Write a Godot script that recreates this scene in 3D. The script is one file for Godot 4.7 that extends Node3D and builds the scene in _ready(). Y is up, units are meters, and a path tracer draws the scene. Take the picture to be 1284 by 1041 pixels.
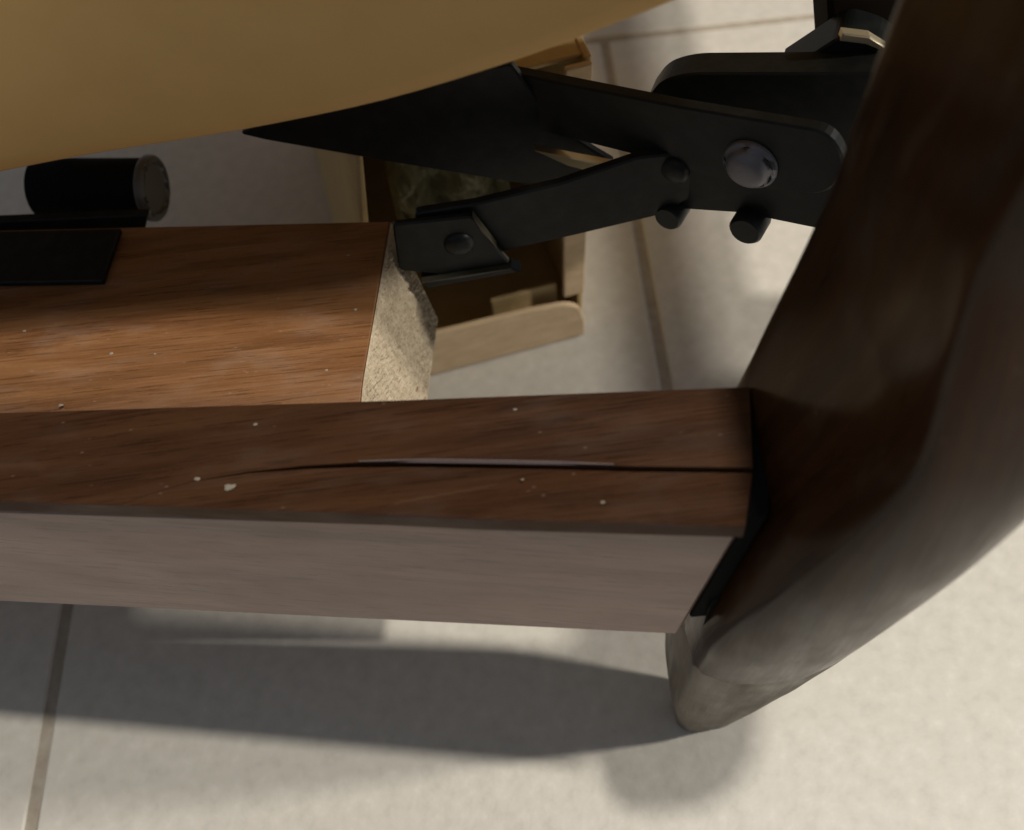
extends Node3D
# Underside of a dark wooden folding recliner over a tiled floor. Units are metres.

const CHAIR_BASE := Vector3(0.052, 0.0, -0.123)
const UP := Vector3.UP
var M := {}
var tile_seed := 11

# ---------------------------------------------------------------- helpers
func add_named(o: Node, called: String, parent: Node) -> void:
	o.name = called
	parent.add_child(o, true)

func tag(o: Node3D, label: String, category := "", group := "", kind := "") -> Node3D:
	if label != "": o.set_meta("label", label)
	if category != "": o.set_meta("category", category)
	if group != "": o.set_meta("group", group)
	if kind != "": o.set_meta("kind", kind)
	return o

func thing(called: String, at: Vector3, label: String, category: String) -> Node3D:
	var o := Node3D.new()
	add_named(o, called, self)
	o.position = at
	tag(o, label, category)
	return o

func begin() -> SurfaceTool:
	var st := SurfaceTool.new()
	st.begin(Mesh.PRIMITIVE_TRIANGLES)
	return st

func origin_of(n: Node) -> Vector3:
	var p := Vector3.ZERO
	while n is Node3D and n != self:
		p += (n as Node3D).position
		n = n.get_parent()
	return p

# commits world-space triangles as one mesh under parent
func obj(called: String, st: SurfaceTool, mat: Material, parent: Node, label := "") -> MeshInstance3D:
	st.generate_normals()
	var mesh := st.commit()
	var o := MeshInstance3D.new()
	o.mesh = mesh
	o.material_override = mat
	o.cast_shadow = GeometryInstance3D.SHADOW_CASTING_SETTING_ON
	add_named(o, called, parent)
	o.position = -origin_of(parent)
	if label != "": o.set_meta("label", label)
	return o

func tri(st: SurfaceTool, a: Vector3, b: Vector3, c: Vector3, inside: Vector3) -> void:
	var n := (c - a).cross(b - a)
	if n.dot((a + b + c) / 3.0 - inside) < 0.0:
		var t := b
		b = c
		c = t
	st.add_vertex(a)
	st.add_vertex(b)
	st.add_vertex(c)

func quad(st: SurfaceTool, a: Vector3, b: Vector3, c: Vector3, d: Vector3, inside: Vector3) -> void:
	tri(st, a, b, c, inside)
	tri(st, a, c, d, inside)

# eight corners: bottom four going round, then the top four above them; edges chamfered by r
func hexa(st: SurfaceTool, k: Array, r: float) -> void:
	st.set_smooth_group(-1)
	var mid := Vector3.ZERO
	for p in k: mid += p / 8.0
	var faces := [[0, 1, 2, 3], [4, 5, 6, 7], [0, 1, 5, 4], [1, 2, 6, 5], [2, 3, 7, 6], [3, 0, 4, 7]]
	var inset := {}
	for f in 6:
		for i in 4:
			var v: Vector3 = k[faces[f][i]]
			var e1: Vector3 = (k[faces[f][(i + 1) % 4]] - v).normalized()
			var e2: Vector3 = (k[faces[f][(i + 3) % 4]] - v).normalized()
			inset[f * 8 + faces[f][i]] = v + (e1 + e2) * r
		quad(st, inset[f * 8 + faces[f][0]], inset[f * 8 + faces[f][1]], inset[f * 8 + faces[f][2]], inset[f * 8 + faces[f][3]], mid)
	for f in 6:
		for g in range(f + 1, 6):
			var shared := []
			for i in faces[f]:
				if i in faces[g]: shared.append(i)
			if shared.size() == 2:
				quad(st, inset[f * 8 + shared[0]], inset[f * 8 + shared[1]], inset[g * 8 + shared[1]], inset[g * 8 + shared[0]], mid)
	for v in 8:
		var own := []
		for f in 6:
			if v in faces[f]: own.append(inset[f * 8 + v])
		tri(st, own[0], own[1], own[2], mid)

func box_corners(lo: Vector3, hi: Vector3) -> Array:
	return [Vector3(lo.x, lo.y, lo.z), Vector3(hi.x, lo.y, lo.z), Vector3(hi.x, lo.y, hi.z), Vector3(lo.x, lo.y, hi.z),
		Vector3(lo.x, hi.y, lo.z), Vector3(hi.x, hi.y, lo.z), Vector3(hi.x, hi.y, hi.z), Vector3(lo.x, hi.y, hi.z)]

# flat outline with rounded corners: radii is one number or a list
func rounded(pts: Array, radii, n := 5) -> Array:
	var out := []
	for i in pts.size():
		var r: float = radii[i] if radii is Array else radii
		var p: Vector3 = pts[i]
		var a: Vector3 = pts[(i + pts.size() - 1) % pts.size()] - p
		var b: Vector3 = pts[(i + 1) % pts.size()] - p
		if r <= 0.0:
			out.append(p)
			continue
		var d: float = min(r, min(a.length(), b.length()) * 0.48)
		var s := p + a.normalized() * d
		var e := p + b.normalized() * d
		for j in n + 1:
			var t := float(j) / n
			out.append(s.lerp(p, t).lerp(p.lerp(e, t), t))
	return out

# outline in a plane pushed along `push` (thickness), both rims chamfered by r
func slab(st: SurfaceTool, pts: Array, push: Vector3, r: float) -> void:
	st.set_smooth_group(-1)
	var n := pts.size()
	var mid := Vector3.ZERO
	for p in pts: mid += p / float(n)
	var N := push.normalized()
	var U: Vector3 = (pts[1] - pts[0])
	for i in range(1, n):
		if (pts[i] - pts[0]).length() > U.length(): U = pts[i] - pts[0]
	U = (U - N * U.dot(N)).normalized()
	var W := N.cross(U)
	var flat := PackedVector2Array()
	for p in pts: flat.append(Vector2((p - mid).dot(U), (p - mid).dot(W)))
	var turn := 1.0 if Geometry2D.is_polygon_clockwise(flat) else -1.0
	var inn := []
	for i in n:
		var a := (flat[i] - flat[(i + n - 1) % n]).normalized()
		var b := (flat[(i + 1) % n] - flat[i]).normalized()
		var na := Vector2(a.y, -a.x) * turn
		var nb := Vector2(b.y, -b.x) * turn
		var m := (na + nb).normalized()
		var q: Vector2 = flat[i] + m * r / max(0.35, m.dot(na))
		inn.append(pts[i] + U * (q.x - flat[i].x) + W * (q.y - flat[i].y))
	var idx := Geometry2D.triangulate_polygon(flat)
	var body := mid + push * 0.5
	for i in range(0, idx.size(), 3):
		var a0: Vector3 = inn[idx[i]]
		var b0: Vector3 = inn[idx[i + 1]]
		var c0: Vector3 = inn[idx[i + 2]]
		var below := (a0 + b0 + c0) / 3.0 + N
		tri(st, a0, b0, c0, below)
		tri(st, a0 + push, b0 + push, c0 + push, below + push - N * 2.0)
	for i in n:
		var j := (i + 1) % n
		var a: Vector3 = pts[i]
		var b: Vector3 = pts[j]
		var e := flat[j] - flat[i]
		var o2 := Vector2(e.y, -e.x).normalized() * turn    # inward
		var inside := (a + b) * 0.5 + U * o2.x + W * o2.y + push * 0.5
		var up := N * r
		quad(st, inn[i], inn[j], b + up, a + up, inside)
		quad(st, a + up, b + up, b + push - up, a + push - up, inside)
		quad(st, a + push - up, b + push - up, inn[j] + push, inn[i] + push, inside)

# rings of points lofted into one smooth closed skin
func loft(st: SurfaceTool, rings: Array, smooth := 1) -> void:
	var n: int = rings[0].size()
	st.set_smooth_group(smooth)
	var mids := []
	for r in rings:
		var m := Vector3.ZERO
		for p in r: m += p / float(n)
		mids.append(m)
	for i in rings.size() - 1:
		var inside: Vector3 = (mids[i] + mids[i + 1]) * 0.5
		for j in n:
			var k := (j + 1) % n
			quad(st, rings[i][j], rings[i][k], rings[i + 1][k], rings[i + 1][j], inside)
	st.set_smooth_group(-1)
	for e in [0, rings.size() - 1]:
		var other: Vector3 = mids[1] if e == 0 else mids[e - 1]
		for j in n:
			tri(st, mids[e], rings[e][j], rings[e][(j + 1) % n], other)

# round body along an axis: profile rows are [distance along the axis, radius]
func lathe(st: SurfaceTool, from: Vector3, axis: Vector3, profile: Array, n := 24) -> void:
	var a := axis.normalized()
	var u := a.cross(Vector3(0.31, 0.9, 0.2)).normalized()
	var w := a.cross(u)
	var rings := []
	for row in profile:
		var ring := []
		for j in n:
			var t := TAU * j / n
			ring.append(from + a * row[0] + (u * cos(t) + w * sin(t)) * row[1])
		rings.append(ring)
	loft(st, rings, 1)

func noise(nseed: int, freq: float, octaves: int, kind := FastNoiseLite.TYPE_SIMPLEX_SMOOTH) -> FastNoiseLite:
	var f := FastNoiseLite.new()
	f.seed = nseed
	f.noise_type = kind
	f.frequency = freq
	f.fractal_octaves = octaves
	f.fractal_gain = 0.55
	return f

# ramp rows are [position, linear colour]
func ramp_texture(img: Image, ramp: Array) -> ImageTexture:
	var g := Gradient.new()
	g.offsets = PackedFloat32Array(ramp.map(func(r): return r[0]))
	g.colors = PackedColorArray(ramp.map(func(r): return r[1].linear_to_srgb()))
	var out := Image.create(img.get_width(), img.get_height(), true, Image.FORMAT_RGB8)
	for y in img.get_height():
		for x in img.get_width():
			out.set_pixel(x, y, g.sample(img.get_pixel(x, y).r))
	out.generate_mipmaps()
	return ImageTexture.create_from_image(out)

func bump_texture(img: Image, strength: float) -> ImageTexture:
	var b := img.duplicate() as Image
	b.convert(Image.FORMAT_RGBA8)
	b.bump_map_to_normal_map(strength)
	b.generate_mipmaps()
	return ImageTexture.create_from_image(b)

func grained(nseed: int, ramp: Array, scale: Vector3, rough: float, coat: float, bump := 1.0) -> StandardMaterial3D:
	var img := noise(nseed, 0.014, 5).get_seamless_image(512, 512)
	var m := StandardMaterial3D.new()
	m.albedo_texture = ramp_texture(img, ramp)
	m.normal_enabled = true
	m.normal_texture = bump_texture(noise(nseed + 5, 0.03, 4).get_seamless_image(512, 512), 2.0)
	m.normal_scale = bump
	m.uv1_triplanar = true
	m.uv1_triplanar_sharpness = 4.0
	m.uv1_scale = scale
	m.roughness = rough
	if coat > 0.0:
		m.clearcoat_enabled = true
		m.clearcoat = coat
		m.clearcoat_roughness = 0.22
	return m

# long-grained varnished wood, 0.85 m by 0.2 m of it: broad figure, fibres, pores, rubbed and dusty places
func wood(nseed: int, dark: Color, light: Color, along_y: bool, offset: Vector3, rough: float, coat: float, dust := 1.0) -> StandardMaterial3D:
	var w := 1024
	var h := 512
	var figure := noise(nseed, 1.0, 4)
	figure.domain_warp_enabled = true
	figure.domain_warp_amplitude = 1.6
	figure.domain_warp_frequency = 0.35
	var fibre := noise(nseed + 1, 1.0, 3)
	var worn := noise(nseed + 2, 1.0, 4)
	var rng := RandomNumberGenerator.new()
	rng.seed = nseed
	var img := Image.create(w, h, true, Image.FORMAT_RGB8)
	var relief := Image.create(w, h, false, Image.FORMAT_RGBA8)
	var shine := Image.create(w, h, true, Image.FORMAT_RGB8)
	for y in h:
		for x in w:
			var a := figure.get_noise_2d(x * 0.006, y * 0.035)
			var b := fibre.get_noise_2d(x * 0.02, y * 0.42)
			var c := worn.get_noise_2d(x * 0.018, y * 0.022)
			var t := clampf(0.5 + 0.55 * a + 0.24 * b, 0.0, 1.0)
			var col := dark.lerp(light, t)
			if b < -0.42: col = col * 0.75
			var film := clampf(c * 1.6 - 0.25, 0.0, 1.0) * 0.10 * dust
			if rng.randf() < 0.0012 * dust * (1.0 + 3.0 * clampf(c, 0.0, 1.0)): film += rng.randf_range(0.1, 0.45)
			col = col.lerp(Color(0.34, 0.29, 0.23), film)
			img.set_pixel(x, y, col.linear_to_srgb())
			var g := clampf(0.5 + 0.3 * b + 0.15 * a, 0.0, 1.0)
			relief.set_pixel(x, y, Color(g, g, g))
			var s := clampf(rough + 0.22 * c + 0.10 * b + film, 0.05, 1.0)
			shine.set_pixel(x, y, Color(s, s, s))
	for k in int(26 * dust):
		var p := Vector2(rng.randf() * w, rng.randf() * h)
		var d := Vector2(1, rng.randf_range(-0.35, 0.35)).normalized()
		var tone := rng.randf_range(0.10, 0.30)
		for q in rng.randi_range(8, 60):
			p += d
			var px := posmod(int(p.x), w)
			var py := posmod(int(p.y), h)
			img.set_pixel(px, py, img.get_pixel(px, py).lerp(Color(0.62, 0.55, 0.46), tone))
	if along_y:
		for i in [img, relief, shine]: i.rotate_90(CLOCKWISE)
	img.generate_mipmaps()
	shine.generate_mipmaps()
	var m := StandardMaterial3D.new()
	m.albedo_texture = ImageTexture.create_from_image(img)
	m.normal_enabled = true
	m.normal_texture = bump_texture(relief, 1.5)
	m.normal_scale = 0.35
	m.roughness = 1.0
	m.roughness_texture = ImageTexture.create_from_image(shine)
	m.uv1_triplanar = true
	m.uv1_triplanar_sharpness = 6.0
	m.uv1_scale = Vector3(5, 1.2, 5) if along_y else Vector3(1.2, 5, 5)
	m.uv1_offset = offset
	if coat > 0.0:
		m.clearcoat_enabled = true
		m.clearcoat = coat
		m.clearcoat_roughness = 0.28
	return m

func plain(c: Color, rough: float, metal := 0.0) -> StandardMaterial3D:
	var m := StandardMaterial3D.new()
	m.albedo_color = c.linear_to_srgb()
	m.roughness = rough
	m.metallic = metal
	return m

# ---------------------------------------------------------------- materials
func make_materials() -> void:
	M.tile = []
	for k in 3:
		var t := grained(40 + k, [[0.0, Color(0.455, 0.43, 0.375)], [0.3, Color(0.495, 0.47, 0.41)], [0.7, Color(0.525, 0.498, 0.437)], [1.0, Color(0.57, 0.545, 0.485)]], Vector3(13, 13, 13), 0.5, 0.0, 0.25)
		t.uv1_offset = Vector3(0.37 * k, 0.11 * k, 0.53 * k)
		M.tile.append(t)
	M.grout = grained(50, [[0.0, Color(0.27, 0.23, 0.175)], [1.0, Color(0.37, 0.33, 0.27)]], Vector3(14, 14, 14), 0.95, 0.0)
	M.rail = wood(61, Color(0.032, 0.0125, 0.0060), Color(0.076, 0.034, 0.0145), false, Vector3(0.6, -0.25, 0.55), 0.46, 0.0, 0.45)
	M.rail.metallic_specular = 0.25
	M.rail_front = wood(64, Color(0.145, 0.088, 0.070), Color(0.27, 0.165, 0.122), false, Vector3(0.6, -0.25, 0.55), 0.42, 0.7)  # same wood as the top, lightened to carry light reflected off the floor
	M.board = wood(67, Color(0.10, 0.036, 0.011), Color(0.27, 0.132, 0.054), false, Vector3(0.7, -0.25, 1.0), 0.42, 0.15)
	M.leg = wood(71, Color(0.012, 0.0042, 0.0012), Color(0.044, 0.0165, 0.0042), true, Vector3(0.5, 0.2, 0.5), 0.42, 0.35, 0.6)
	M.leg.metallic_specular = 0.22
	M.leg.clearcoat_roughness = 0.16
	M.scuffed = wood(74, Color(0.06, 0.047, 0.034), Color(0.19, 0.16, 0.12), true, Vector3(0.5, 0.2, 0.5), 0.55, 0.0, 2.0)
	M.sawn = grained(77, [[0.0, Color(0.27, 0.215, 0.14)], [0.5, Color(0.37, 0.31, 0.22)], [1.0, Color(0.50, 0.43, 0.32)]], Vector3(30, 30, 30), 0.9, 0.0, 0.5)
	M.seat = grained(80, [[0.0, Color(0.58, 0.36, 0.125)], [0.5, Color(0.60, 0.375, 0.132)], [1.0, Color(0.62, 0.39, 0.14)]], Vector3(5, 5, 5), 0.7, 0.0, 0.06)
	M.metal = grained(83, [[0.0, Color(0.006, 0.0075, 0.0075)], [0.5, Color(0.009, 0.0105, 0.0105)], [1.0, Color(0.015, 0.0165, 0.015)]], Vector3(14, 14, 14), 0.4, 0.0, 0.15)
	M.metal.metallic = 0.0
	M.metal.metallic_specular = 0.3
	M.edge_glint = plain(Color(0.34, 0.28, 0.17), 0.35, 0.8)  # reflection on the rear bar edge, put into the colour
	M.rivet = plain(Color(0.15, 0.15, 0.17), 0.5, 0.7)
	M.ring = plain(Color(0.12, 0.12, 0.11), 0.5, 0.2)
	M.brass = plain(Color(0.62, 0.55, 0.38), 0.4, 0.6)  # wedge top, colour raised to stand for lamplight on it
	M.rubber = plain(Color(0.008, 0.008, 0.008), 0.8)
	M.rubber.metallic_specular = 0.2
	M.torn = plain(Color(0.14, 0.105, 0.095), 0.7)  # torn fibre, made pale to hold the highlight along the split
	M.dark_wood = plain(Color(0.012, 0.008, 0.005), 0.8)
	M.dark_wood.metallic_specular = 0.15
	M.dull_edge = plain(Color(0.050, 0.045, 0.030), 0.5, 0.2)
	M.card = grained(86, [[0.0, Color(0.42, 0.30, 0.13)], [0.5, Color(0.46, 0.33, 0.15)], [1.0, Color(0.50, 0.365, 0.175)]], Vector3(7, 18, 7), 0.8, 0.0, 0.4)
	M.card_flap = grained(88, [[0.0, Color(0.46, 0.335, 0.19)], [0.5, Color(0.52, 0.385, 0.23)], [1.0, Color(0.58, 0.44, 0.28)]], Vector3(7, 18, 7), 0.7, 0.0, 0.4)
	M.paper = grained(91, [[0.0, Color(0.07, 0.064, 0.03)], [0.5, Color(0.13, 0.118, 0.06)], [1.0, Color(0.17, 0.155, 0.085)]], Vector3(20, 20, 20), 0.6, 0.0, 1.0)
	M.paint = plain(Color(0.27, 0.235, 0.18), 0.85)

# ---------------------------------------------------------------- the place
func make_view() -> void:
	var cam := Camera3D.new()
	add_named(cam, "camera", self)
	cam.transform = Transform3D(Basis(Vector3(0.99456, -0.07682, 0.07037), Vector3(0.10042, 0.52703, -0.84389), Vector3(0.02774, 0.84637, 0.53187)), Vector3(0, 0.45, 0))
	cam.keep_aspect = Camera3D.KEEP_HEIGHT
	cam.near = 0.01
	cam.far = 60.0
	cam.fov = 43.641
	var eye := CameraAttributesPhysical.new()
	eye.frustum_focus_distance = 0.36
	eye.frustum_focal_length = 5.0
	eye.frustum_near = 0.01
	eye.frustum_far = 60.0
	eye.exposure_aperture = 1.1
	var sensor_half := 5.0 * tan(deg_to_rad(43.641 * 0.5))
	if sensor_half > 0.0: cam.attributes = eye
	cam.fov = 43.641
	cam.current = true

	var around := WorldEnvironment.new()
	var e := Environment.new()
	e.background_mode = Environment.BG_COLOR
	e.background_color = Color(0.335, 0.35, 0.375)
	e.background_energy_multiplier = 2.0
	e.tonemap_mode = Environment.TONE_MAPPER_LINEAR
	e.tonemap_exposure = 1.0
	e.sdfgi_enabled = true
	e.ssao_enabled = true
	e.ssil_enabled = true
	around.environment = e
	add_named(around, "surroundings", self)

	# the two room lamps above, out of the picture
	for row in [["ceiling_lamp", Vector3(0.54, 2.25, -0.18), 3.2, 0.06], ["room_lamp", Vector3(1.80, 1.38, -0.02), 3.4, 0.06]]:
		var l := OmniLight3D.new()
		add_named(l, row[0], self)
		l.position = row[1]
		l.light_energy = row[2]
		l.light_size = row[3]
		l.light_color = Color(1.0, 0.97, 0.925)
		l.shadow_enabled = true
		l.omni_range = 12.0
		l.omni_attenuation = 2.0

func make_floor() -> void:
	var g := begin()
	hexa(g, box_corners(Vector3(-3, -0.05, -3), Vector3(3, -0.0012, 3)), 0.001)
	var base := obj("floor", g, M.grout, self, "floor of large beige square tiles with narrow brown grout")
	base.set_meta("kind", "structure")
	var rng := RandomNumberGenerator.new()
	rng.seed = tile_seed
	var meshes := []
	for v in 3:
		var st := begin()
		hexa(st, box_corners(Vector3(-0.2977, -0.008, -0.1477), Vector3(0.2977, 0.0, 0.1477)), 0.0014)
		st.generate_normals()
		meshes.append(st.commit())
	# half-bond rows of 60 x 30 cm tiles
	for j in range(-6, 4):
		for i in range(-3, 4):
			var t := MeshInstance3D.new()
			t.mesh = meshes[rng.randi() % 3]
			t.material_override = M.tile[rng.randi() % 3]
			add_named(t, "tile", base)
			t.position = Vector3((0.066 if j % 2 == 0 else 0.366) + 0.6 * i, rng.randf_range(-0.0003, 0.0), -0.116 + 0.3 * j)

# ---------------------------------------------------------------- the chair
func leg_ring(h: float, row: Array, n := 56) -> Array:
	# row: left face x, centre x, centre z, radius x, radius z
	var ring := []
	for j in n:
		var t := TAU * j / n
		var c := cos(t)
		var s := sin(t)
		var p := 2.0 / 2.5
		var x: float = row[1] + row[3] * sign(c) * pow(abs(c), p)
		var z: float = row[2] + row[4] * sign(s) * pow(abs(s), p)
		var d: float = row[0] - x
		if d > -0.002: x = row[0] + 0.002 * exp(-(d + 0.002) / 0.004)
		ring.append(Vector3(x, h, z))
	return ring

func leg_at(h: float) -> Array:
	var rows := [
		[0.000, 0.0430, 0.054, -0.1250, 0.0100, 0.0100], [0.018, 0.0410, 0.056, -0.1255, 0.0140, 0.0145], [0.045, 0.0395, 0.058, -0.127, 0.0225, 0.0195],
		[0.08, 0.0400, 0.063, -0.129, 0.0285, 0.0255], [0.14, 0.0430, 0.069, -0.1300, 0.0345, 0.0340], [0.20, 0.0600, 0.081, -0.1320, 0.0370, 0.0390],
		[0.25, 0.0765, 0.092, -0.1390, 0.0400, 0.0430], [0.30, 0.0800, 0.103, -0.147, 0.0410, 0.0370], [0.37, 0.090, 0.116, -0.152, 0.043, 0.038]]
	var i := 0
	while i < rows.size() - 2 and h > rows[i + 1][0]: i += 1
	var t: float = clamp((h - rows[i][0]) / (rows[i + 1][0] - rows[i][0]), 0.0, 1.0)
	var out := []
	for k in range(1, 6):
		var a: float = rows[max(i - 1, 0)][k]
		var b: float = rows[i][k]
		var c: float = rows[i + 1][k]
		var d: float = rows[min(i + 2, rows.size() - 1)][k]
		out.append(lerp(b, c, t) * 0.4 + cubic_interpolate(b, c, a, d, t) * 0.6)
	return out

func make_leg(chair: Node3D) -> void:
	var rings := []
	for k in 60:
		var h := 0.012 + (0.352 - 0.012) * k / 59.0
		rings.append(leg_ring(h, leg_at(h)))
	var st := begin()
	loft(st, rings)
	var leg := obj("leg", st, M.leg, chair)
	# bare, scuffed toe below the varnish
	var wob := noise(5, 9.0, 3)
	rings = []
	for k in 40:
		var f := k / 39.0
		var ring := []
		for j in 56:
			var edge: float = 0.112 + 0.040 * pow(clamp(cos(TAU * j / 56.0 - 0.1), 0.0, 1.0), 2.0) + 0.007 * wob.get_noise_1d(j * 0.05)
			var h: float = edge * f
			var r := leg_at(h)
			var p: Vector3 = leg_ring(h, r)[j]
			var m := Vector3(r[1], h, r[2])
			ring.append(m + (p - m) * (1.0 + 0.010 * sqrt(max(0.0, 1.0 - pow(f, 20.0)))) + Vector3(0, 0.0, 0))
		rings.append(ring)
	st = begin()
	loft(st, rings)
	obj("toe", st, M.scuffed, leg, "pale scuffed toe of the leg")

func make_front_rail(chair: Node3D) -> void:
	var down := Vector3(0, -0.007, 0)
	var set_back := Vector3(0, 0, -0.0012)
	var tl := Vector3(-0.42, 0.169, -0.217)
	var fl := Vector3(-0.42, 0.1685, -0.198)
	var tr := Vector3(0.0597, 0.2000, -0.1585)
	var fr := Vector3(0.0504, 0.2000, -0.1156)
	var bf := Vector3(0.0351, 0.1400, -0.1089)
	var bfl := Vector3(-0.42, 0.110, -0.1975)
	var pn := (fr - bf).cross(fl - bf)
	bfl.z = bf.z - (pn.x * (bfl.x - bf.x) + pn.y * (bfl.y - bf.y)) / pn.z
	var st := begin()
	hexa(st, [bfl, bf, Vector3(0.046, 0.14, -0.157), Vector3(-0.42, 0.110, -0.216), fl + down + set_back, fr + down + set_back + Vector3(-0.0006, 0, 0), tr + down + Vector3(-0.0006, 0, 0.0005), tl + down], 0.0012)
	var rail := obj("front_rail", st, M.rail_front, chair)
	# top layer: one board with a splinter split off along its front edge
	var w := Vector3(0, 0, 0.0004)
	var split := [Vector3(0.0556, 0.2001, -0.1325), Vector3(0.0252, 0.1981, -0.1375), Vector3(0.0034, 0.1967, -0.1416), Vector3(-0.0189, 0.1952, -0.1455), Vector3(-0.0373, 0.1940, -0.1485), Vector3(-0.0536, 0.1929, -0.1507), Vector3(-0.0702, 0.1918, -0.1521), Vector3(-0.0870, 0.1908, -0.1525), Vector3(-0.1039, 0.1897, -0.1518), Vector3(-0.1181, 0.1888, -0.1491), Vector3(-0.1251, 0.1884, -0.1469)]
	st = begin()
	var board := [tr, Vector3(-0.0417, 0.1934, -0.1704), Vector3(-0.1702, 0.1850, -0.1865), tl, fl, Vector3(-0.1634, 0.1859, -0.1540), Vector3(-0.1326, 0.1879, -0.1482)]
	var rear := split.duplicate()
	rear.reverse()
	for p in rear: board.append(p + Vector3(0, 0, -0.00005))
	slab(st, board, down, 0.0001)
	obj("top_layer", st, M.rail, rail)
	st = begin()
	var splinter := []
	for k in split.size():
		var f := 1.0 - float(k) / (split.size() - 1)
		splinter.append(split[k] + Vector3(0, -0.0019 * smoothstep(0.2, 0.55, f) * (1.0 - 0.25 * smoothstep(0.75, 1.0, f)), 0.0007 * smoothstep(0.1, 0.7, f)))
	splinter.append_array([Vector3(-0.1128, 0.1892, -0.1449), Vector3(-0.0766, 0.1916, -0.1382), Vector3(-0.0466, 0.1936, -0.1329), Vector3(-0.0199, 0.1954, -0.1276), Vector3(0.0145, 0.1976, -0.1218), fr])
	splinter.reverse()
	slab(st, splinter, down, 0.0001)
	obj("splinter", st, M.rail, rail, "long thin splinter split from the front edge of the rail")
	pale_line([Vector3(-0.0536, 0.1929, -0.1508), Vector3(-0.0442, 0.1935, -0.1496), Vector3(-0.0349, 0.1941, -0.1486), Vector3(-0.0269, 0.1947, -0.1471), Vector3(-0.0189, 0.1952, -0.1459), Vector3(-0.0099, 0.1958, -0.1442), Vector3(0.0013, 0.1965, -0.1424), Vector3(0.0100, 0.1971, -0.1404), Vector3(0.0187, 0.1977, -0.1388)], 0.0012, 0.0004, Vector3(0, 0.0002, 0.0001), rail, M.torn)  # highlight along the split, painted as a pale strip
	var spots := [Vector3(-0.0920, 0.1905, -0.1482), Vector3(-0.1022, 0.1898, -0.1524), Vector3(-0.0857, 0.1906, -0.1689), Vector3(-0.0073, 0.1957, -0.1617), Vector3(-0.0069, 0.1960, -0.1382), Vector3(0.0143, 0.1975, -0.1279)]
	var sizes := [0.0024, 0.0014, 0.0011, 0.0008, 0.0006, 0.0009]
	for k in spots.size(): speck(spots[k], sizes[k], rail, k)
	# dark joint between rail and leg
	st = begin()
	var o := Vector3(0.0015, 0, 0)
	var q := Vector3(0.0075, 0, 0)
	hexa(st, [bf + o + Vector3(0.002, 0.006, -0.003), bf + q + Vector3(0.002, 0.006, -0.003), Vector3(0.056, 0.145, -0.155), Vector3(0.049, 0.145, -0.155),
		fr + o + Vector3(0, -0.003, -0.004), fr + q + Vector3(0, -0.003, -0.004), tr + q + Vector3(0, -0.003, 0.002), tr + o + Vector3(0, -0.003, 0.002)], 0.0006)
	obj("joint_plate", st, M.rubber, chair)
	st = begin()
	hexa(st, [Vector3(0.0430, 0.1380, -0.1107), Vector3(0.0466, 0.1380, -0.1129), Vector3(0.0521, 0.1380, -0.1230), Vector3(0.0484, 0.1380, -0.1234), Vector3(0.0435, 0.1560, -0.1109), Vector3(0.0476, 0.1560, -0.1130), Vector3(0.0535, 0.1560, -0.1216), Vector3(0.0492, 0.1560, -0.1205)], 0.0008)
	obj("bumper", st, M.rubber, chair)

func speck(at: Vector3, r: float, parent: Node, k: int) -> void:
	var st := begin()
	var rings := []
	var n := noise(300 + k, 0.7, 2)
	for row in [[0.0, 1.0], [0.35, 0.85], [0.55, 0.45]]:
		var ring := []
		for j in 10:
			var t := TAU * j / 10.0
			var rr: float = r * 0.6 * row[1] * (1.0 + 0.55 * n.get_noise_1d(j * 1.3))
			ring.append(at + Vector3(cos(t) * rr * 1.25, r * 0.3 * row[0], sin(t) * rr * 0.75))
		rings.append(ring)
	loft(st, rings)
	obj("paint_fleck", st, M.paint, parent)

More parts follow.
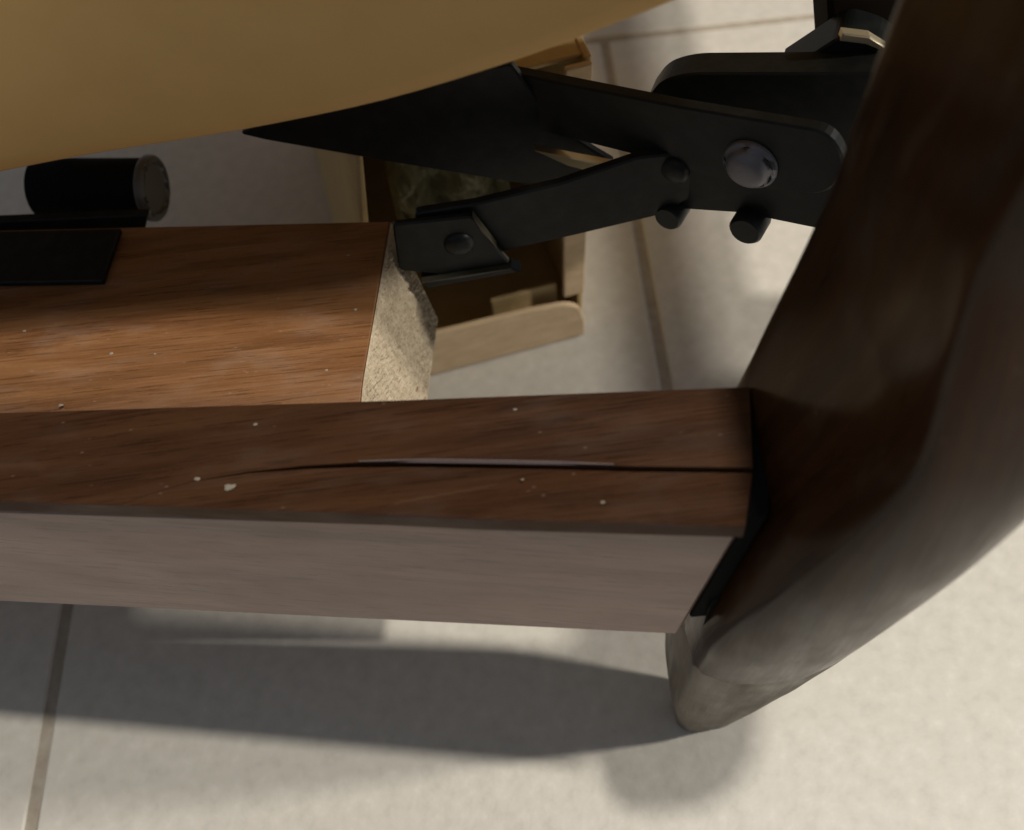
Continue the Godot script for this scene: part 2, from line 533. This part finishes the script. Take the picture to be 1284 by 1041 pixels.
func make_back_rail(chair: Node3D) -> void:
	var a := Vector3(-0.0509, 0.1500, -0.2831)
	var b := Vector3(-0.0651, 0.1500, -0.1818)
	var c := Vector3(-0.0398, 0.1010, -0.2711)
	var d := Vector3(b.x + c.x - a.x, 0.101, b.z + c.z - a.z)
	var L := Vector3(-0.36, 0, -0.04)
	var st := begin()
	var profile := [a]
	for k in 9:
		var u := 0.70 + 0.30 * k / 8.0
		profile.append(a.lerp(b, u).lerp(c.lerp(d, u), sag(u)))
	profile.append(d)
	profile.append(c)
	slab(st, profile, L, 0.0008)
	var rail := obj("back_rail", st, M.board, chair)
	# rough sawn end with torn fibres
	st = begin()
	st.set_smooth_group(-1)
	var out := (d - c).cross(a - c).normalized()
	if out.x < 0.0: out = -out
	var n1 := noise(21, 1.0, 3)
	var nx := 190
	var ny := 110
	var grid := []
	for i in nx + 1:
		var line := []
		for j in ny + 1:
			var u := float(i) / nx
			var v := float(j) / ny
			var vv := lerpf(sag(u), 1.0, v)
			var p := a.lerp(b, u).lerp(c.lerp(d, u), vv)
			var e: float = min(min(u, 1.0 - u) * nx, min(v, 1.0 - v) * ny)
			var across := 4.5 * u + 5.0 * vv
			var along := 2.5 * vv - 9.0 * u
			var f := n1.get_noise_2d(across * 9.0, along * 1.3) + 0.5 * n1.get_noise_2d(across * 22.0 + 40.0, along * 3.0)
			var big := n1.get_noise_2d(u * 9.0 + 70.0, v * 6.0)
			line.append(p + out * (0.0006 * clamp(e, 0.0, 1.0) + clamp(e * 0.3, 0.0, 1.0) * (0.0010 * f + 0.0007 * big)))
		grid.append(line)
	for i in nx:
		for j in ny:
			quad(st, grid[i][j], grid[i + 1][j], grid[i + 1][j + 1], grid[i][j + 1], grid[i][j] - out)
	obj("sawn_end", st, M.sawn, rail, "raw pale sawn end of the back rail")
	# dark flat iron screwed along the rear edge
	var i0 := Vector3(-0.1587, 0.1530, -0.2923)
	var i1 := Vector3(-0.1621, 0.1530, -0.2658)
	st = begin()
	slab(st, [i0, i1, i1 + Vector3(-0.25, 0, -0.028), i0 + Vector3(-0.25, 0, -0.028)], Vector3(0, -0.0028, 0), 0.0005)
	obj("flat_iron", st, M.metal, rail)
	st = begin()
	slab(st, [Vector3(-0.2391, 0.1534, -0.3050), Vector3(-0.1515, 0.1456, -0.3050), Vector3(-0.1579, 0.1340, -0.3050), Vector3(-0.2461, 0.1409, -0.3050)], Vector3(0, 0, -0.004), 0.0005)
	obj("hinge_strip", st, M.metal, rail)
	var spots := [Vector3(-0.0646, 0.1500, -0.2414), Vector3(-0.0938, 0.1500, -0.2506), Vector3(-0.1553, 0.1500, -0.2328), Vector3(-0.1386, 0.1500, -0.2304), Vector3(-0.1907, 0.1500, -0.2476), Vector3(-0.0747, 0.1500, -0.2153), Vector3(-0.1707, 0.1500, -0.2119), Vector3(-0.1658, 0.1500, -0.2764), Vector3(-0.0674, 0.1500, -0.2682)]
	var sizes := [0.0011, 0.0006, 0.0011, 0.0007, 0.0010, 0.0008, 0.0013, 0.0013, 0.0010]
	for k in spots.size(): speck(spots[k], sizes[k], rail, 20 + k)

# the worn, rounded-over front edge of the back rail
func sag(u: float) -> float:
	return 0.17 * pow(clampf((u - 0.70) / 0.30, 0.0, 1.0), 2.0)

# a thin strip of paler colour along one edge
func pale_line(pts: Array, width: float, thick: float, push: Vector3, parent: Node, mat: Material) -> void:
	var outline := []
	for p in pts: outline.append(p + push + Vector3(0, 0.0004, 0))
	for k in range(pts.size() - 1, -1, -1):
		var nxt: Vector3 = pts[min(k + 1, pts.size() - 1)] - pts[max(k - 1, 0)]
		var side := nxt.cross(Vector3(0, 0, 1)).normalized()
		if side.y > 0.0: side = -side
		outline.append(pts[k] + push + side * width * (0.04 + sin(PI * k / (pts.size() - 1.0))) * (0.8 + 0.4 * sin(k * 2.3)))
	var n: Vector3 = (pts[1] - pts[0]).cross(Vector3.UP).normalized()
	if n.z > 0.0: n = -n
	var st := begin()
	slab(st, outline, n * thick, 0.0001)
	obj("pale_line", st, mat, parent)

func bar(called: String, pts: Array, radii, thick: float, parent: Node, push := Vector3.ZERO) -> MeshInstance3D:
	var st := begin()
	var n: Vector3 = (pts[1] - pts[0]).cross(pts[2] - pts[0]).normalized()
	if n.z > 0.0: n = -n
	var moved := pts.map(func(p): return p + push)
	slab(st, rounded(moved, radii), n * thick, 0.0007)
	return obj(called, st, M.metal, parent)

func make_mechanism(chair: Node3D) -> void:
	var hinge := Node3D.new()
	add_named(hinge, "folding_hinge", chair)
	hinge.position = Vector3.ZERO
	# upper link with its round end and big rivet
	bar("link_bar", [Vector3(-0.0128, 0.1961, -0.3143), Vector3(0.0014, 0.1971, -0.3047), Vector3(0.0559, 0.2065, -0.2676), Vector3(0.0982, 0.2156, -0.2390), Vector3(0.1045, 0.2057, -0.2347), Vector3(0.1022, 0.1897, -0.2362), Vector3(0.0798, 0.1812, -0.2515), Vector3(0.0444, 0.1782, -0.2755), Vector3(-0.0249, 0.1686, -0.3226)], [0.0, 0.0, 0.0, 0.012, 0.006, 0.012, 0.0, 0.0, 0.0], 0.005, hinge)
	var at := Vector3(0.0789, 0.1924, -0.2521)
	var out := Vector3(-0.562, 0, 0.827)
	var st := begin()
	lathe(st, at - out * 0.001, out, [[0.0, 0.0098], [0.0020, 0.0098], [0.0030, 0.0088], [0.0030, 0.0080], [0.0046, 0.0076], [0.0060, 0.0060], [0.0067, 0.0034], [0.0069, 0.001]], 32)
	obj("rivet", st, M.rivet, hinge)
	at = Vector3(0.0564, 0.1777, -0.2673)
	st = begin()
	lathe(st, at - out * 0.001, out, [[0.0, 0.0058], [0.0018, 0.0056], [0.0030, 0.0042], [0.0036, 0.001]], 24)
	obj("rivet", st, M.metal, hinge)
	# short plate behind it with two pin ends below
	bar("link_plate", [Vector3(0.0423, 0.1751, -0.2814), Vector3(0.1043, 0.1972, -0.2398), Vector3(0.1143, 0.1718, -0.2331), Vector3(0.1055, 0.1690, -0.2390), Vector3(0.0799, 0.1634, -0.2562), Vector3(0.0567, 0.1528, -0.2718), Vector3(0.0371, 0.1382, -0.2849)], 0.003, 0.004, hinge)
	for row in [[Vector3(0.0580, 0.1536, -0.2709), 0.0056], [Vector3(0.0832, 0.1614, -0.2540), 0.0064]]:
		st = begin()
		lathe(st, row[0] - out * 0.004, out, [[0.0, row[1] * 0.9], [0.001, row[1]], [0.009, row[1]], [0.0102, row[1] * 0.85]], 24)
		obj("pin", st, M.metal, hinge)
	# lower link running back to the cut rail
	bar("link_bar", [Vector3(-0.0391, 0.1664, -0.2703), Vector3(-0.0151, 0.1685, -0.2698), Vector3(0.0146, 0.1746, -0.2691), Vector3(0.0432, 0.1844, -0.2684), Vector3(0.0657, 0.1847, -0.2679), Vector3(0.0672, 0.1647, -0.2678), Vector3(0.0531, 0.1538, -0.2682), Vector3(0.0197, 0.1465, -0.2689), Vector3(-0.0117, 0.1404, -0.2697), Vector3(-0.0419, 0.1386, -0.2704)], 0.002, 0.004, hinge, Vector3(0, 0, 0.0))
	bar("clamp_plate", [Vector3(-0.0476, 0.1658, -0.2705), Vector3(-0.0177, 0.1663, -0.2698), Vector3(-0.0099, 0.1467, -0.2696), Vector3(-0.0057, 0.1377, -0.2695), Vector3(-0.0314, 0.1343, -0.2702), Vector3(-0.0496, 0.1396, -0.2706)], 0.002, 0.003, hinge, Vector3(0, 0, 0.004))
	pale_line([Vector3(-0.0177, 0.1663, -0.2698), Vector3(-0.0144, 0.1580, -0.2697), Vector3(-0.0104, 0.1481, -0.2697)], 0.0007, 0.0034, Vector3(0, 0, 0.0042), hinge, M.dull_edge)
	pale_line([Vector3(-0.0417, 0.1337, -0.2704), Vector3(-0.0248, 0.1359, -0.2700), Vector3(-0.0057, 0.1377, -0.2695)], 0.0008, 0.0030, Vector3(0, 0, 0.0064), hinge, M.dull_edge)
	bar("clamp_lip", [Vector3(-0.0417, 0.1337, -0.2704), Vector3(-0.0057, 0.1377, -0.2695), Vector3(-0.0021, 0.1348, -0.2695), Vector3(-0.0401, 0.1295, -0.2704)], 0.0, 0.006, hinge, Vector3(0, 0, 0.006))
	at = Vector3(-0.0244, 0.1522, -0.2700) + Vector3(0, 0, 0.004)
	st = begin()
	lathe(st, at - Vector3(0, 0, 0.001), Vector3(0, 0, 1), [[0.0, 0.0060], [0.0018, 0.0058], [0.0032, 0.0040], [0.0037, 0.001]], 24)
	obj("rivet", st, M.metal, hinge)
	# rear bar, seen below the seat
	bar("rear_bar", [Vector3(-0.1057, 0.1746, -0.3141), Vector3(-0.0646, 0.1895, -0.3086), Vector3(0.0017, 0.2053, -0.2998), Vector3(0.0174, 0.1754, -0.2977), Vector3(0.0306, 0.1630, -0.2959), Vector3(0.0388, 0.1562, -0.2948), Vector3(0.0274, 0.1512, -0.2964), Vector3(0.0035, 0.1453, -0.2995), Vector3(-0.0461, 0.1575, -0.3062), Vector3(-0.0972, 0.1711, -0.3130)], 0.002, 0.004, hinge)
	st = begin()  # light caught on the bar edge, added as a coloured strip
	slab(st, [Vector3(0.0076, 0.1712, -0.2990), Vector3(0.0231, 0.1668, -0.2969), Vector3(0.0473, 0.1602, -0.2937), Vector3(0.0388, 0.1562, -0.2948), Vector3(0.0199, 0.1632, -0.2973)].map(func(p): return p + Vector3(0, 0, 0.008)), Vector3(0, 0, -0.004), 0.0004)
	obj("glint_strip", st, M.edge_glint, hinge, "brass coloured glint painted along the edge of the rear bar")
	# plate and wedge at the top of the leg
	bar("top_plate", [Vector3(0.0507, 0.1847, -0.2975), Vector3(0.0547, 0.1938, -0.2957), Vector3(0.0635, 0.1994, -0.2917), Vector3(0.1380, 0.2169, -0.2584), Vector3(0.1490, 0.1712, -0.2535), Vector3(0.1030, 0.1695, -0.2741)], [0.0, 0.008, 0.008, 0.0, 0.0, 0.0], 0.012, hinge)
	bar("wedge_bracket", [Vector3(0.0952, 0.1957, -0.2893), Vector3(0.1123, 0.2164, -0.2823), Vector3(0.1263, 0.2133, -0.2765), Vector3(0.1320, 0.2019, -0.2742)], [0.0, 0.004, 0.006, 0.0], 0.016, hinge)
	st = begin()  # lamplit wedge top, added as a bright strip
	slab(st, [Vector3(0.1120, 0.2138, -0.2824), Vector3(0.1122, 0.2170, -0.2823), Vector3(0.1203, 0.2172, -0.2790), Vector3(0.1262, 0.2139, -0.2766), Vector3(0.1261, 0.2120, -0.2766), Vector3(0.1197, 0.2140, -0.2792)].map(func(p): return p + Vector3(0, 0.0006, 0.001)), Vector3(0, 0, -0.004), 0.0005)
	obj("glint_strip", st, M.brass, hinge, "pale strip painted as lamplight on top of the wedge bracket")
	# short black roller under the seat
	var from := Vector3(-0.2083, 0.1350, -0.3389)
	var to := Vector3(-0.1579, 0.1350, -0.3315)
	var axis := (to - from).normalized()
	var len := from.distance_to(to)
	st = begin()
	lathe(st, from, axis, [[0.0, 0.011], [0.001, 0.0128], [len - 0.002, 0.0128], [len, 0.012]], 36)
	var roller := obj("roller", st, M.rubber, hinge)
	st = begin()
	lathe(st, to - axis * 0.0012, axis, [[0.0, 0.0134], [0.001, 0.0142], [0.0032, 0.0142], [0.0042, 0.0134], [0.0042, 0.011], [0.003, 0.010]], 36)
	obj("end_ring", st, M.ring, roller)
	st = begin()
	hexa(st, box_corners(from.lerp(to, 0.2) + Vector3(-0.006, 0.008, -0.022), from.lerp(to, 0.2) + Vector3(0.006, 0.075, -0.017)), 0.0005)
	obj("hanger", st, M.metal, roller)

func make_seat(chair: Node3D) -> void:
	var edge := [Vector3(-0.3171, 0.2126, -0.2450), Vector3(-0.2533, 0.2159, -0.2460), Vector3(-0.1952, 0.2206, -0.2465), Vector3(-0.1622, 0.2242, -0.2465), Vector3(-0.1328, 0.2272, -0.2465), Vector3(-0.0966, 0.2298, -0.2460), Vector3(-0.0761, 0.2319, -0.2455), Vector3(-0.0374, 0.2414, -0.2400), Vector3(0.0010, 0.2558, -0.2330), Vector3(0.0272, 0.2673, -0.2285), Vector3(0.0454, 0.2754, -0.2260), Vector3(0.0531, 0.2792, -0.2250), Vector3(0.0667, 0.2832, -0.2250), Vector3(0.0862, 0.2852, -0.2250), Vector3(0.130, 0.279, -0.223), Vector3(0.150, 0.277, -0.228), Vector3(0.166, 0.277, -0.240), Vector3(0.172, 0.277, -0.30), Vector3(0.177, 0.277, -0.45), Vector3(0.180, 0.277, -0.78)]
	var fine := []
	for i in edge.size() - 1:
		for k in 4:
			var a: Vector3 = edge[max(i - 1, 0)]
			var d: Vector3 = edge[min(i + 2, edge.size() - 1)]
			fine.append(edge[i].cubic_interpolate(edge[i + 1], a, d, k / 4.0))
	fine.append(edge[-1])
	fine.append(Vector3(fine[0].x, fine[0].y, -0.78))
	var rings := []
	var mid := Vector3(-0.15, 0, -0.5)
	for row in [[0.0, -0.010], [0.0012, -0.0045], [0.0045, -0.0012], [0.010, 0.0], [0.035, 0.003], [0.07, 0.004], [0.11, 0.003], [0.135, 0.0], [0.145, -0.004], [0.150, -0.012]]:
		var ring := []
		for i in fine.size():
			var p: Vector3 = fine[i]
			var t: Vector3 = fine[min(i + 1, fine.size() - 1)] - fine[max(i - 1, 0)]
			t.y = 0.0
			var o := Vector3(-t.z, 0, t.x).normalized()
			if i == fine.size() - 1: o = Vector3.ZERO
			if o.dot(p - mid) < 0.0 and i < fine.size() - 2: o = -o
			ring.append(p + Vector3(0, row[0], 0) + o * row[1])
		rings.append(ring)
	var st := begin()
	loft(st, rings)
	obj("seat", st, M.seat, chair, "tan upholstered seat front with a smooth curved lower edge")

func make_post(chair: Node3D) -> void:
	var lo := Vector3(0.1232, 0.1638, -0.2983)
	var hi := Vector3(0.1053, 0.2448, -0.2992)
	var st := begin()
	var w := Vector3(0.05, 0, 0)
	var dz := Vector3(0, 0, -0.03)
	hexa(st, [lo, lo + w, lo + w + dz, lo + dz, hi, hi + w, hi + w + dz, hi + dz], 0.002)
	obj("arm_post", st, M.dark_wood, chair)

# unseen frame added beyond the leg to cast a shadow strip on the floor
func make_light_blocker(chair: Node3D) -> void:
	var side := Node3D.new()
	add_named(side, "light_blocker", chair)
	for row in [["blocker_rail", Vector3(0.312, 0.192, -0.78), Vector3(0.334, 0.212, -0.232)], ["blocker_post", Vector3(0.311, 0.0, -0.256), Vector3(0.335, 0.190, -0.234)],
			["blocker_post", Vector3(0.311, 0.0, -0.804), Vector3(0.335, 0.309, -0.7815)], ["blocker_bar", Vector3(0.150, 0.284, -0.802), Vector3(0.3105, 0.306, -0.776)]]:
		var st := begin()
		hexa(st, box_corners(row[1], row[2]), 0.0015)
		obj(row[0], st, M.dark_wood, side)

# ---------------------------------------------------------------- things under the chair
func make_box() -> void:
	var fr := Vector3(0.0268, 0.0000, -0.3340)
	var fl := Vector3(-0.0880, 0, -0.3113)
	var along := (fl - fr).normalized()
	var back := Vector3(along.z, 0, -along.x)
	if back.z > 0.0: back = -back
	var b := thing("cardboard_box", fr.lerp(fl, 0.5) + back * 0.1, "open tan cardboard box with dark inside lying on the tiles behind the cut rail", "box")
	var wide := fr.distance_to(fl)
	var tall := 0.175
	var deep := 0.20
	var t := 0.003
	var pt := func(u: float, h: float, w: float) -> Vector3: return fr + along * (u + 0.046 * h * -clampf(1.0 - 1.5 * u / wide, 0.0, 1.0) - 0.16 * h * clampf(3.0 * u / wide - 2.0, 0.0, 1.0)) + Vector3(0, h, 0) + back * w
	var panel := func(called: String, u0: float, u1: float, h0: float, h1: float, w0: float, w1: float, mat: Material) -> void:
		var st := begin()
		hexa(st, [pt.call(u0, h0, w0), pt.call(u1, h0, w0), pt.call(u1, h0, w1), pt.call(u0, h0, w1), pt.call(u0, h1, w0), pt.call(u1, h1, w0), pt.call(u1, h1, w1), pt.call(u0, h1, w1)], 0.0006)
		obj(called, st, mat, b)
	panel.call("side_panel", 0.0, t, 0.0005, tall, 0.001, deep, M.card)
	panel.call("side_panel", wide - t, wide, 0.0005, tall, 0.001, deep, M.card)
	panel.call("back_panel", t, wide - t, 0.0005, tall, deep - t, deep, M.card)
	panel.call("top_panel", t, wide - t, tall - t, tall - 0.0005, 0.004, deep - t, M.card)
	panel.call("bottom_panel", t, wide - t, 0.0008, t, 0.004, deep - t, M.card)
	panel.call("edge_flap", 0.0005, 0.011, 0.032, tall - 0.001, -0.0025, 0.0005, M.card_flap)
	panel.call("edge_flap", wide - 0.006, wide - 0.0005, 0.032, tall - 0.001, -0.0025, 0.0005, M.card)
	# low front lip with a rounded corner, and a second layer behind it
	var lip := []
	for p in [[0.0005, 0.001], [0.0008, 0.014], [0.004, 0.026], [0.011, 0.031], [0.03, 0.0335], [wide - 0.01, 0.036], [wide - 0.001, 0.036], [wide - 0.001, 0.001]]:
		lip.append(pt.call(p[0], p[1], -0.006))
	var st := begin()
	slab(st, rounded(lip, [0.0, 0.004, 0.006, 0.006, 0.004, 0.002, 0.002, 0.0]), back * 0.003, 0.0006)
	obj("front_flap", st, M.card_flap, b, "paler folded flap along the foot of the box")
	panel.call("inner_flap", 0.013, 0.047, 0.002, 0.0365, 0.004, 0.0065, M.card)
	# crumpled paper standing in the opening
	var cn := noise(31, 1.0, 3, FastNoiseLite.TYPE_CELLULAR)
	cn.cellular_return_type = FastNoiseLite.RETURN_DISTANCE
	st = begin()
	st.set_smooth_group(-1)
	var grid := []
	for i in 29:
		var line := []
		for j in 25:
			var u := 0.030 + 0.054 * i / 28.0
			var h := 0.082 + 0.055 * j / 24.0
			var w := 0.022 + 0.022 * cn.get_noise_2d(i * 0.16, j * 0.13) + 0.03 * j / 24.0 + 0.006 * sin(i * 0.5)
			line.append(pt.call(u, h + 0.006 * cn.get_noise_2d(i * 0.2 + 9.0, 3.0), w))
		grid.append(line)
	for i in 28:
		for j in 24:
			quad(st, grid[i][j], grid[i + 1][j], grid[i + 1][j + 1], grid[i][j + 1], grid[i][j] + back)
	var crumple := obj("crumpled_paper", st, M.paper, self)
	tag(crumple, "crumpled olive green paper inside the open cardboard box", "paper")

func _ready() -> void:
	make_view()
	make_materials()
	make_floor()
	var chair := thing("reclining_chair", CHAIR_BASE, "dark brown wooden reclining chair with tan seat and black metal folding hinge", "chair")
	make_leg(chair)
	make_front_rail(chair)
	make_back_rail(chair)
	make_mechanism(chair)
	make_seat(chair)
	make_post(chair)
	make_light_blocker(chair)
	make_box()
